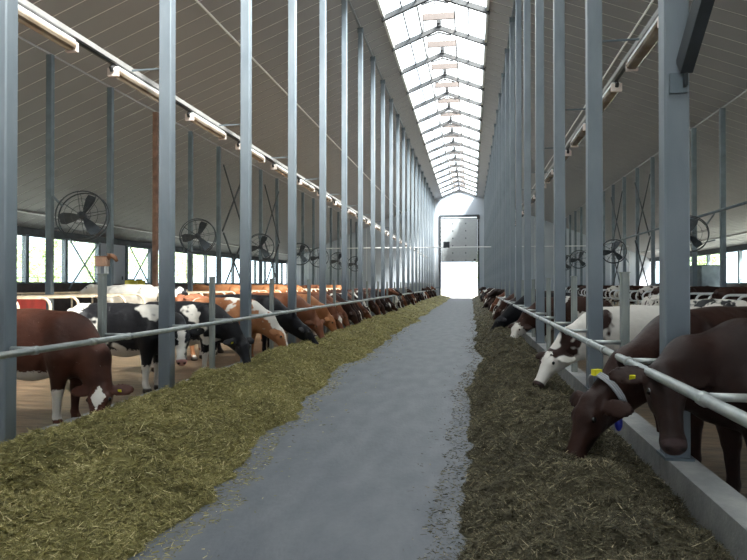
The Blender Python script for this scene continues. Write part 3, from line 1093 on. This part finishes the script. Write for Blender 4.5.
    cone((.70, 0, .88 + dz), hd(.10, 0, -.17), .17, .085, .1, 1.4)
    # head
    F = (u, v, w)
    ell(hd(.10, 0, -.045), (.18, .115, .125), .05, F)
    cone(hd(.14, 0, -.035), hd(.44, 0, -.045), .098, .07, .05)
    ell(hd(.485, 0, -.05), (.075, .083, .075), .04, F)
    cone(hd(.13, 0, -.145), hd(.42, 0, -.095), .07, .042, .05)
    ell(hd(.0, 0, .015), (.06, .075, .05), .04, F)
    for s in (-1, 1):
        ell(hd(.14, s * .088, .018), (.06, .035, .035), .03, F)
        ell(hd(.17, s * .062, -.085), (.09, .045, .07), .04, F)
        ell(hd(.51, s * .045, -.015), (.035, .028, .03), .02, F)
        ev = v * s * .93 - u * .12 * 1 - w * .25
        ev /= np.linalg.norm(ev)
        eu = u - ev * u.dot(ev)
        eu /= np.linalg.norm(eu)
        ew = np.cross(eu, ev)
        ell(hd(.015, s * .10, -.03) + ev * .125, (.082, .145, .022), .03, (eu, ev, ew))
    return D, ax, (poll, u, v, w)


def surface_nets(D, ax):
    nx, ny, nz = D.shape
    cs = np.zeros((nx - 1, ny - 1, nz - 1, 3), np.float32)
    cn = np.zeros((nx - 1, ny - 1, nz - 1), np.float32)

    def sl(di, dj, dk):
        return (slice(di, nx - 1 + di), slice(dj, ny - 1 + dj), slice(dk, nz - 1 + dk))
    cor = [(i, j, k) for i in (0, 1) for j in (0, 1) for k in (0, 1)]
    for a in cor:
        for axis in range(3):
            if a[axis] == 0:
                b = list(a)
                b[axis] = 1
                d0, d1 = D[sl(*a)], D[sl(*b)]
                cr = (d0 < 0) != (d1 < 0)
                t = np.where(cr, d0 / np.where(cr, d0 - d1, 1), 0)
                for q in range(3):
                    cs[..., q] += np.where(cr, a[q] + (t if q == axis else 0), 0)
                cn += cr
    m = cn > 0
    idx = -np.ones(m.shape, np.int64)
    idx[m] = np.arange(m.sum())
    ijk = np.argwhere(m).astype(np.float32)
    st = np.array([a[1] - a[0] for a in ax])
    o = np.array([a[0] for a in ax])
    V = (ijk + cs[m] / cn[m][:, None]) * st + o
    F = []
    sgn = D < 0
    for axis in range(3):
        s0 = [slice(None)] * 3
        s1 = [slice(None)] * 3
        s0[axis] = slice(0, -1)
        s1[axis] = slice(1, None)
        ch = sgn[tuple(s0)] != sgn[tuple(s1)]
        inn = sgn[tuple(s0)]
        e = np.argwhere(ch)
        b, c = [(1, 2), (2, 0), (0, 1)][axis]
        ok = (e[:, b] > 0) & (e[:, c] > 0) & (e[:, b] < D.shape[b] - 1) & (e[:, c] < D.shape[c] - 1)
        e = e[ok]
        fl_ = inn[tuple(e.T)]

        def g(db, dc):
            q = e.copy()
            q[:, b] += db
            q[:, c] += dc
            return idx[tuple(q.T)]
        quad = np.stack([g(-1, -1), g(0, -1), g(0, 0), g(-1, 0)], 1)
        quad[~fl_] = quad[~fl_][:, ::-1]
        F.append(quad)
    return V, np.concatenate(F)


POSES = {
    'graze': dict(poll=(1.24, 0, .70), yaw=0, pitch=-64, mid=(.95, 0, .93)),
    'graze_r': dict(poll=(1.20, -.08, .68), yaw=-34, pitch=-60, mid=(.93, -.02, .92)),
    'graze_l': dict(poll=(1.20, .08, .68), yaw=34, pitch=-60, mid=(.93, .02, .92)),
    'reach': dict(poll=(1.38, .04, .64), yaw=12, pitch=-50, mid=(1.0, 0, .88)),
    'low_r': dict(poll=(1.02, -.14, .50), yaw=-72, pitch=-54, mid=(.88, -.03, .84)),
    'hang_r': dict(poll=(1.08, -.16, 1.0), yaw=-62, pitch=-66, mid=(.88, -.03, 1.08)),
    'hang_l': dict(poll=(1.14, .16, 1.02), yaw=78, pitch=-56, mid=(.90, .03, 1.08)),
    'graze_far': dict(poll=(1.40, 0, .66), yaw=4, pitch=-62, mid=(1.02, 0, .90)),
    'low_l': dict(poll=(1.20, .12, .70), yaw=50, pitch=-50, mid=(.92, .03, .92)),
    'stand': dict(poll=(1.28, .03, 1.36), yaw=8, pitch=-28, mid=(.96, 0, 1.22), step=.07),
    'lying': dict(poll=(1.16, .05, .98), yaw=14, pitch=-20, mid=(.92, 0, .80), lying=True),
}
COWMESH = {}
HEADFR = {}


def cow_mesh(pose, step):
    key = (pose, step)
    if key in COWMESH:
        return COWMESH[key]
    D, ax, fr = sdf_cow(pose, step)
    V, F = surface_nets(D, ax)
    if POSES[pose].get('lying') is None:
        V[:, 2] = np.maximum(V[:, 2], 0.0)
    poll, u, v, w = fr
    rel = V - poll
    hu, hv, hw = rel @ u, rel @ v, rel @ w
    me = bpy.data.meshes.new('cow_' + pose)
    me.vertices.add(len(V))
    me.vertices.foreach_set('co', V.astype(np.float32).ravel())
    me.loops.add(F.size)
    me.loops.foreach_set('vertex_index', F.astype(np.int32).ravel())
    me.polygons.add(len(F))
    me.polygons.foreach_set('loop_start', np.arange(0, F.size, 4, dtype=np.int32))
    me.polygons.foreach_set('use_smooth', np.ones(len(F), bool))
    me.update(calc_edges=True)

    def sstep(x, a, b):
        t = np.clip((x - a) / (b - a), 0, 1)
        return t * t * (3 - 2 * t)
    inhead = (hu > -.08) & (hu < .62) & (np.abs(hv) < .16) & (np.abs(hw + .05) < .19)
    A = {}
    A['blaze'] = inhead * sstep(hw, -.06, .0) * (1 - sstep(np.abs(hv) + .04 * (hu - .1), .015, .085)) * sstep(hu, -.03, .03)
    A['star'] = inhead * sstep(hw, -.05, .01) * (1 - sstep(np.abs(hv) / .085 + np.abs(hu - .15) / .15, .45, 1.35))
    A['face'] = inhead * sstep(hu, .0, .06)
    A['muzzle'] = inhead * sstep(hu, .45, .50)
    A['shin'] = sstep(V[:, 0], .3, .34) * (V[:, 0] < .64) * sstep(V[:, 2], .1, .18) * (1 - sstep(V[:, 2], .42, .52)) * (V[:, 1] < -.05) * (~inhead)
    A['rump'] = sstep(-V[:, 0], .5, .62) * sstep(V[:, 2], .85, 1.0)
    A['nostril'] = 1 - sstep(np.sqrt((hu - .535) ** 2 + (np.abs(hv) - .045) ** 2 + (hw + .0) ** 2), .012, .03)
    A['head'] = (rel @ u > -.1) * (np.abs(hw + .03) < .22) * (np.abs(hv) < .4) * 1.0
    if POSES[pose].get('lying'):
        A['hoof'] = V[:, 2] * 0
        A['sock'] = V[:, 2] * 0
        A['belly'] = 1 - sstep(V[:, 2], .12, .3)
    else:
        A['hoof'] = 1 - sstep(V[:, 2], .075, .1)
        A['sock'] = (1 - sstep(V[:, 2], .38, .5)) * (~inhead) * (np.abs(V[:, 0]) < .95)
        A['belly'] = (1 - sstep(V[:, 2], .62, .74)) * sstep(V[:, 2], .4, .5) * (np.abs(V[:, 1]) < .34) * (V[:, 0] < .42) * (V[:, 0] > -.6)
    for kx, val in A.items():
        at = me.attributes.new(kx, 'FLOAT', 'POINT')
        at.data.foreach_set('value', np.asarray(val, np.float32))
    me.materials.append(None)
    COWMESH[key] = me
    HEADFR[key] = fr
    return me


def coat(name, base, white=(0.72, 0.68, 0.62), thr=None, scale=1.7, seed=0.0, weights=(), muzzle=(0.05, 0.03, 0.03), base2=None, dirt=0.0):
    """Hide with soft colour variation, noise-shaped patches and head, leg and belly markings."""
    m = bpy.data.materials.new(name)
    m.use_nodes = True
    n, l = nodes_of(m)
    p = n['Principled BSDF']
    p.inputs['Roughness'].default_value = 0.55
    p.inputs['Specular IOR Level'].default_value = 0.22
    t = n.new('ShaderNodeTexCoord')
    mp = n.new('ShaderNodeMapping')
    mp.inputs['Location'].default_value = (seed * 3.1, seed * 1.7, seed * 2.3)
    l.new(t.outputs['Object'], mp.inputs[0])

    def noise(sc, det=3, rough=.5):
        q = n.new('ShaderNodeTexNoise')
        q.inputs['Scale'].default_value = sc
        q.inputs['Detail'].default_value = det
        q.inputs['Roughness'].default_value = rough
        l.new(mp.outputs[0], q.inputs['Vector'])
        return q.outputs['Fac']

    def ramp(src, lo, hi, ca=(0, 0, 0, 1), cb=(1, 1, 1, 1)):
        q = n.new('ShaderNodeValToRGB')
        q.color_ramp.elements[0].position = lo
        q.color_ramp.elements[1].position = hi
        q.color_ramp.elements[0].color = ca
        q.color_ramp.elements[1].color = cb
        l.new(src, q.inputs[0])
        return q.outputs[0]

    def math_(op, a, b):
        q = n.new('ShaderNodeMath')
        q.operation = op
        for i_, s_ in enumerate((a, b)):
            if isinstance(s_, (int, float)):
                q.inputs[i_].default_value = s_
            else:
                l.new(s_, q.inputs[i_])
        return q.outputs[0]

    def attr(a):
        q = n.new('ShaderNodeAttribute')
        q.attribute_name = a
        return q.outputs['Fac']

    def mix(f, a, b):
        q = n.new('ShaderNodeMix')
        q.data_type = 'RGBA'
        l.new(f, q.inputs[0]) if not isinstance(f, float) else None
        for i_, s_ in ((6, a), (7, b)):
            if isinstance(s_, tuple):
                q.inputs[i_].default_value = (*s_, 1) if len(s_) == 3 else s_
            else:
                l.new(s_, q.inputs[i_])
        return q.outputs[2]
    b2 = base2 or tuple(c * 1.5 for c in base)
    hide = ramp(noise(2.5, 4), .35, .7, (*base, 1), (*b2, 1))
    mask = None
    edge = math_('MULTIPLY', math_('SUBTRACT', noise(24, 4, .7), .5), 2.2)
    if thr is not None:
        mask = ramp(noise(scale, 3, .55), thr, thr + .025)
    for a, wt_ in weights:
        q = math_('MULTIPLY', attr(a), wt_)
        q = ramp(math_('ADD', q, edge), .42, .52)
        mask = q if mask is None else math_('MAXIMUM', mask, q)
    if mask is not None:
        wh = ramp(noise(6, 4), .3, .7, (*tuple(c * .86 for c in white), 1), (*white, 1))
        hide = mix(mask, hide, wh)
    hide = mix(ramp(attr('muzzle'), .4, .7), hide, muzzle)
    hide = mix(attr('nostril'), hide, (0.01, 0.007, 0.007))
    hide = mix(attr('hoof'), hide, (0.04, 0.032, 0.026))
    l.new(hide, p.inputs['Base Color'])
    bp = n.new('ShaderNodeBump')
    bp.inputs['Strength'].default_value = 0.25
    bp.inputs['Distance'].default_value = 0.01
    l.new(noise(70, 3), bp.inputs['Height'])
    b2_ = n.new('ShaderNodeBump')
    b2_.inputs['Strength'].default_value = 0.45
    b2_.inputs['Distance'].default_value = 0.05
    l.new(noise(5.5, 2), b2_.inputs['Height'])
    l.new(bp.outputs[0], b2_.inputs['Normal'])
    l.new(b2_.outputs[0], p.inputs['Normal'])
    return m


RB = (0.046, 0.0165, 0.0105)
COATS = {
    'redbrown_star': coat('coat_redbrown_star', RB, weights=(('star', 1.25), ('belly', 1.0), ('shin', 1.3)), base2=(0.095, 0.034, 0.021)),
    'redbrown': coat('coat_redbrown', (0.014, 0.0062, 0.0048), base2=(0.027, 0.0112, 0.0078), seed=1),  # hide darkened to stand in for the dim light on the right
    'redbrown2': coat('coat_redbrown_two', (0.018, 0.0072, 0.005), base2=(0.034, 0.013, 0.0085), seed=2),  # dim light of the right side put into this hide too
    'holstein_blaze': coat('coat_black_blaze', (0.010, 0.010, 0.012), thr=.60, seed=3, scale=1.5, weights=(('blaze', 1.1), ('belly', 1.0), ('sock', 1.0), ('rump', 1.2)), muzzle=(0.45, 0.22, 0.2)),
    'black': coat('coat_black', (0.009, 0.009, 0.011), thr=.66, scale=1.6, seed=4, weights=(('sock', 1.0), ('belly', .85))),
    'black_plain': coat('coat_black_plain', (0.008, 0.008, 0.010), seed=5),
    'holstein': coat('coat_black_white', (0.010, 0.010, 0.012), thr=.50, scale=1.5, seed=6, weights=(('blaze', 1.0), ('sock', 1.0), ('belly', .9))),
    'tan': coat('coat_tan', (0.30, 0.115, 0.045), base2=(0.44, 0.20, 0.09), seed=7, weights=(('belly', .7),), muzzle=(0.3, 0.17, 0.13)),
    'tan_white': coat('coat_tan_white', (0.27, 0.11, 0.05), thr=.53, scale=1.8, base2=(0.38, 0.17, 0.08), seed=8, weights=(('blaze', 1.0),), muzzle=(0.4, 0.22, 0.18)),
    'brown': coat('coat_brown', (0.14, 0.05, 0.026), base2=(0.23, 0.09, 0.045), seed=9, muzzle=(0.12, 0.06, 0.045)),
    'brown_star': coat('coat_brown_star', (0.12, 0.042, 0.022), base2=(0.2, 0.075, 0.038), seed=10, weights=(('star', 1.2), ('sock', .9))),
    'darkbrown': coat('coat_darkbrown', (0.03, 0.012, 0.008), base2=(0.055, 0.022, 0.014), seed=11, thr=.68, weights=(('sock', .8),)),
    'white_brown': coat('coat_white_brown', (0.026, 0.011, 0.008), thr=.42, scale=1.6, seed=12, weights=(('blaze', .9), ('sock', 1.0), ('belly', 1.0))),
    'white_black': coat('coat_white_black', (0.010, 0.010, 0.012), thr=.40, scale=1.7, seed=13.5, weights=(('blaze', 1.2), ('sock', 1.0))),
    'white': coat('coat_white', (0.4, 0.37, 0.33), thr=.30, scale=1.5, seed=14),
    'spotted': coat('coat_spotted', (0.04, 0.02, 0.015), thr=.47, scale=3.2, seed=15, weights=(('blaze', 1.0), ('sock', 1.0))),
    'darkbrown_blaze': coat('coat_darkbrown_blaze', (0.03, 0.012, 0.008), base2=(0.05, 0.021, 0.014), seed=16, weights=(('blaze', 1.2), ('sock', 1.0)), muzzle=(0.3, 0.18, 0.15)),
    'brown_whiteface': coat('coat_brown_whiteface', (0.035, 0.014, 0.009), seed=17, thr=.62, scale=2.0, weights=(('face', .75), ('blaze', 1.2), ('belly', 1.0), ('sock', 1.0)), muzzle=(0.35, 0.22, 0.19)),
}
COWS = 0


def cow(pose, side, x, y, turn, size, coat_name, label, group, step=0.03, tags=False, collar=False, z=-0.01, eyes=True):
    """side 'l' looks towards +x (into the alley), 'r' towards -x."""
    me = cow_mesh(pose, step)
    o = bpy.data.objects.new('cow', me)
    COL.objects.link(o)
    o.material_slots[0].link = 'OBJECT'
    o.material_slots[0].material = COATS[coat_name]
    o.location = (x, y, z)
    o.rotation_euler = (0, 0, R((0 if side == 'l' else 180) + turn))
    o.scale = (size, size, size)
    tag(o, label, 'cow', group)
    poll, u, v, w = [Vector(q) for q in HEADFR[(pose, step)]]
    if eyes:
        for s in (-1, 1):
            c = poll + u * .15 + v * (s * .112) + w * .012
            put('eye', EYEM, o, c)
    if tags:
        for s in (tags,):
            c = poll + u * .03 + v * (s * .205) - w * .032
            q = put('ear_tag', TAGM, o, c)
            q.rotation_euler = Matrix((v, w, -u)).transposed().to_euler() if s > 0 else Matrix((v, w, -u)).transposed().to_euler()
    if collar:
        nb = Vector((.60, 0, 1.08))
        c = poll + (Vector(POSES[pose]['mid']) - poll) * .3 - w * .06
        d = (Vector(POSES[pose]['mid']) - poll).normalized()
        e1 = Vector((0, 1, 0))
        e1 = (e1 - d * e1.dot(d)).normalized()
        e2 = d.cross(e1)
        ring = [c + e1 * (math.cos(a) * .165) + e2 * (math.sin(a) * .205) for a in np.linspace(0, 2 * math.pi, 25)]
        b_ = MB()
        for off in (-.018, .0, .018):
            b_.tube([p_ + d * off for p_ in ring], 0.012, 6, False)
        cc = b_.build('collar', COLLAR, o, True)
        lowest = min(ring, key=lambda p_: p_.z)
        bb = MB().ball((0, 0, -.07), (.035, .035, .075)).build('collar_weight', BLUE, cc, True, lowest)
        hi_ = max(ring, key=lambda p_: p_.z)
        MB().box((0, 0, .01), (.07, .05, .05)).build('collar_buckle', TAG, cc, False, hi_)
    return o


EYEM = MB().ball((0, 0, 0), .026, 10, 6).mesh('eye', EYE, True)
TAGM = MB().box((0, 0, 0), (.038, .01, .042)).mesh('ear_tag', TAG)

LX, RX = -5.58, 2.40
GL_, GR_ = 'cows feeding at the sunlit rail', 'cows feeding at the shaded rail'
near_l = [
    ('low_r', LX + .3, 6.5, 2, 1.0, 'redbrown_star', 'red-brown cow with white forehead star nosing hay beside the ornament post', .02, 1),
    ('hang_r', LX + .08, 8.85, 0, 1.0, 'holstein_blaze', 'black cow with white face blaze looking out past the grey post', .02, -1),
    ('graze_r', LX + .18, 10.75, 0, .98, 'black', 'black cow with white chest patch and yellow ear tag at the hay', .02, -1),
    ('graze', LX + .2, 12.75, -4, 1.0, 'tan_white', 'tan and white cow feeding next to black cows', .02, False),
    ('reach', LX + .2, 13.9, 0, 1.04, 'black_plain', 'all black cow with head buried in hay beside tan cow', .022, False),
    ('graze_r', LX + .22, 15.85, 0, 1.05, 'brown', 'large brown cow with head down next to the all black cow', .026, False),
    ('graze', LX + .22, 17.3, 0, 1.02, 'tan', 'tan-brown cow with head down between brown cows', .026, False),
    ('graze_r', LX + .15, 18.8, 0, 1.02, 'brown_star', 'brown cow with white star feeding among plain brown cows', .03, False),
]
for pose, x, y, t, sz, c, lab, st, tg in near_l:
    cow(pose, 'l', x, y, t, sz, c, lab, GL_, st, tg)
near_r = [
    ('hang_l', RX + .14, 4.95, 8, 1.05, 'redbrown', 'dark brown cow facing out under the rail with yellow ear tag', .02, -1, False),
    ('graze_far', RX - .06, 6.15, 28, 1.06, 'redbrown2', 'dark brown cow wearing a collar with blue weight', .02, False, True),
    ('low_l', RX - .05, 8.95, -6, 1.0, 'white_brown', 'white and brown cow with patched face beside the collared cow', .02, False, False),
    ('low_l', RX - .05, 15.4, 0, 1.0, 'brown_whiteface', 'brown cow with white face and pale belly at the shaded rail', .022, False, False),
    ('reach', RX - .08, 18.75, 0, 1.04, 'black_plain', 'black cow with head down at the shaded rail', .026, False, False),
    ('graze_l', RX, 20.3, 0, 1.0, 'darkbrown_blaze', 'dark brown cow with white blaze at the shaded rail', .03, False, False),
]
for pose, x, y, t, sz, c, lab, st, tg, colr in near_r:
    cow(pose, 'r', x, y, t, sz, c, lab, GR_, st, tg, colr)

FARLAB = {'brown': 'plain brown cow feeding far along the {s} rail', 'darkbrown': 'dark brown cow feeding far along the {s} rail',
          'tan': 'tan cow feeding far along the {s} rail', 'black': 'black cow with pale marks feeding far along the {s} rail',
          'brown_star': 'brown cow with white star feeding far along the {s} rail', 'white_brown': 'white and brown cow feeding far along the {s} rail',
          'darkbrown_blaze': 'dark brown cow with white blaze feeding far along the {s} rail', 'holstein': 'black and white cow feeding far along the {s} rail',
          'redbrown': 'deep red-brown cow feeding far along the {s} rail'}
rr = random.Random(3)
for sd, y, xs in (('l', 20.1, LX + .1), ('r', 21.3, RX)):
    seq = (['brown', 'darkbrown', 'redbrown', 'darkbrown_blaze', 'darkbrown', 'brown_star', 'redbrown', 'white_brown', 'darkbrown'] if sd == 'l' else
           ['darkbrown', 'redbrown', 'darkbrown_blaze', 'darkbrown', 'black', 'redbrown', 'white_brown', 'darkbrown', 'brown_star', 'redbrown'])
    i = 0
    s = 1 if sd == 'l' else -1
    slots = []
    g = Y0 + BAY / 2 * math.ceil((y - Y0 - .5) / (BAY / 2))
    while g < YE - 4:
        slots += [g + .42, g + 1.18] if rr.random() < .62 else [g + rr.uniform(.5, 1.1)]
        g += BAY / 2
    for y in slots:
        c = seq[i % len(seq)]
        pose = rr.choice(['graze', 'graze', 'graze_r' if sd == 'l' else 'graze_l', 'reach', 'stand' if y > 30 else 'graze'])
        dx = rr.uniform(-.15, .15)
        if pose == 'stand':
            dx = -.25
        cow(pose, sd, xs + s * dx, y, rr.uniform(-4, 4), rr.uniform(.95, 1.04), c,
            FARLAB[c].format(s='sunlit' if sd == 'l' else 'shaded'), GL_ if sd == 'l' else GR_, .034, eyes=y < 26)
        i += 1

# cows behind the front row and in the stalls
back = [
    # pose, facing, x, y, turn, size, coat, label, group, z
    ('stand', 'r', -11.9, 19.48, 4, 1.05, 'white', 'white cow standing in the cream stalls behind the ornament post', 'cows in the cream stalls', .21),
    ('stand', 'r', -11.9, 21.78, 0, 1.0, 'holstein', 'black and white cow standing in the cream stalls', 'cows in the cream stalls', .21),
    ('stand', 'r', -11.9, 27.53, -3, 1.05, 'tan', 'bright tan cow standing in the cream stalls', 'cows in the cream stalls', .21),
    ('stand', 'r', -11.9, 32.13, 3, 1.02, 'tan', 'bright tan cow standing in the cream stalls', 'cows in the cream stalls', .21),
    ('stand', 'r', -11.9, 34.43, 0, 1.05, 'tan', 'bright tan cow standing in the cream stalls', 'cows in the cream stalls', .21),
    ('stand', 'r', -11.9, 37.88, 0, 1.02, 'tan', 'bright tan cow standing in the cream stalls', 'cows in the cream stalls', .21),
    ('stand', 'r', -11.9, 43.63, 0, 1.02, 'brown', 'plain brown cow standing in the cream stalls', 'cows in the cream stalls', .21),
    ('stand', 'r', -11.9, 50.5, 0, 1.02, 'tan', 'bright tan cow standing in the cream stalls', 'cows in the cream stalls', .21),
    ('lying', 'r', -11.9, 30.98, 0, 1.0, 'brown', 'brown cow lying in a cream stall', 'cows in the cream stalls', .2),
    ('stand', 'l', -8.2, 16.8, -80, 1.0, 'brown', 'brown cow standing in the aisle behind the feeding row', 'cows in the sunlit aisle', -.01),
    ('stand', 'l', -8.0, 22.6, 84, 1.0, 'tan', 'tan cow standing in the sunlit aisle', 'cows in the sunlit aisle', -.01),
    ('stand', 'r', 5.6, 10.4, 70, .98, 'white_brown', 'white and brown cow standing in the shaded aisle', 'cows in the shaded aisle', -.01),
    ('stand', 'r', 5.4, 7.6, 20, .98, 'darkbrown', 'dark brown cow standing close behind the feeding pair', 'cows in the shaded aisle', -.01),
    ('stand', 'r', 5.3, 14.4, -60, .98, 'white_black', 'white cow with black patches standing in the shaded aisle', 'cows in the shaded aisle', -.01),
    ('stand', 'r', 5.6, 19.5, 80, .98, 'spotted', 'spotted cow standing in the shaded aisle', 'cows in the shaded aisle', -.01),
    ('stand', 'l', 9.1, 21.78, 0, 1.0, 'darkbrown', 'dark brown cow standing in the white stalls', 'cows in the white stalls', .21),
    ('stand', 'l', 9.1, 25.23, 0, 1.0, 'redbrown', 'deep red-brown cow standing in the white stalls', 'cows in the white stalls', .21),
    ('stand', 'l', 9.1, 28.68, 0, 1.0, 'darkbrown', 'dark brown cow standing in the white stalls', 'cows in the white stalls', .21),
    ('stand', 'l', 9.1, 30.98, 0, 1.0, 'spotted', 'spotted cow standing in the white stalls', 'cows in the white stalls', .21),
    ('stand', 'l', 9.1, 34.43, 0, 1.0, 'darkbrown', 'dark brown cow standing in the white stalls', 'cows in the white stalls', .21),
    ('stand', 'l', 9.1, 37.88, 0, 1.0, 'spotted', 'spotted cow standing in the white stalls', 'cows in the white stalls', .21),
    ('stand', 'l', 9.1, 41.33, 0, 1.0, 'darkbrown', 'dark brown cow standing in the white stalls', 'cows in the white stalls', .21),
    ('stand', 'l', 9.1, 47.08, 0, 1.0, 'darkbrown', 'dark brown cow standing in the white stalls', 'cows in the white stalls', .21),
    ('stand', 'l', 9.1, 52.83, 0, 1.0, 'redbrown', 'deep red-brown cow standing in the white stalls', 'cows in the white stalls', .21),
]
for pose, sd, x, y, t, sz, c, lab, grp, z in back:
    cow(pose, sd, x, y, t, sz, c, lab, grp, .034, z=z, eyes=y < 20)
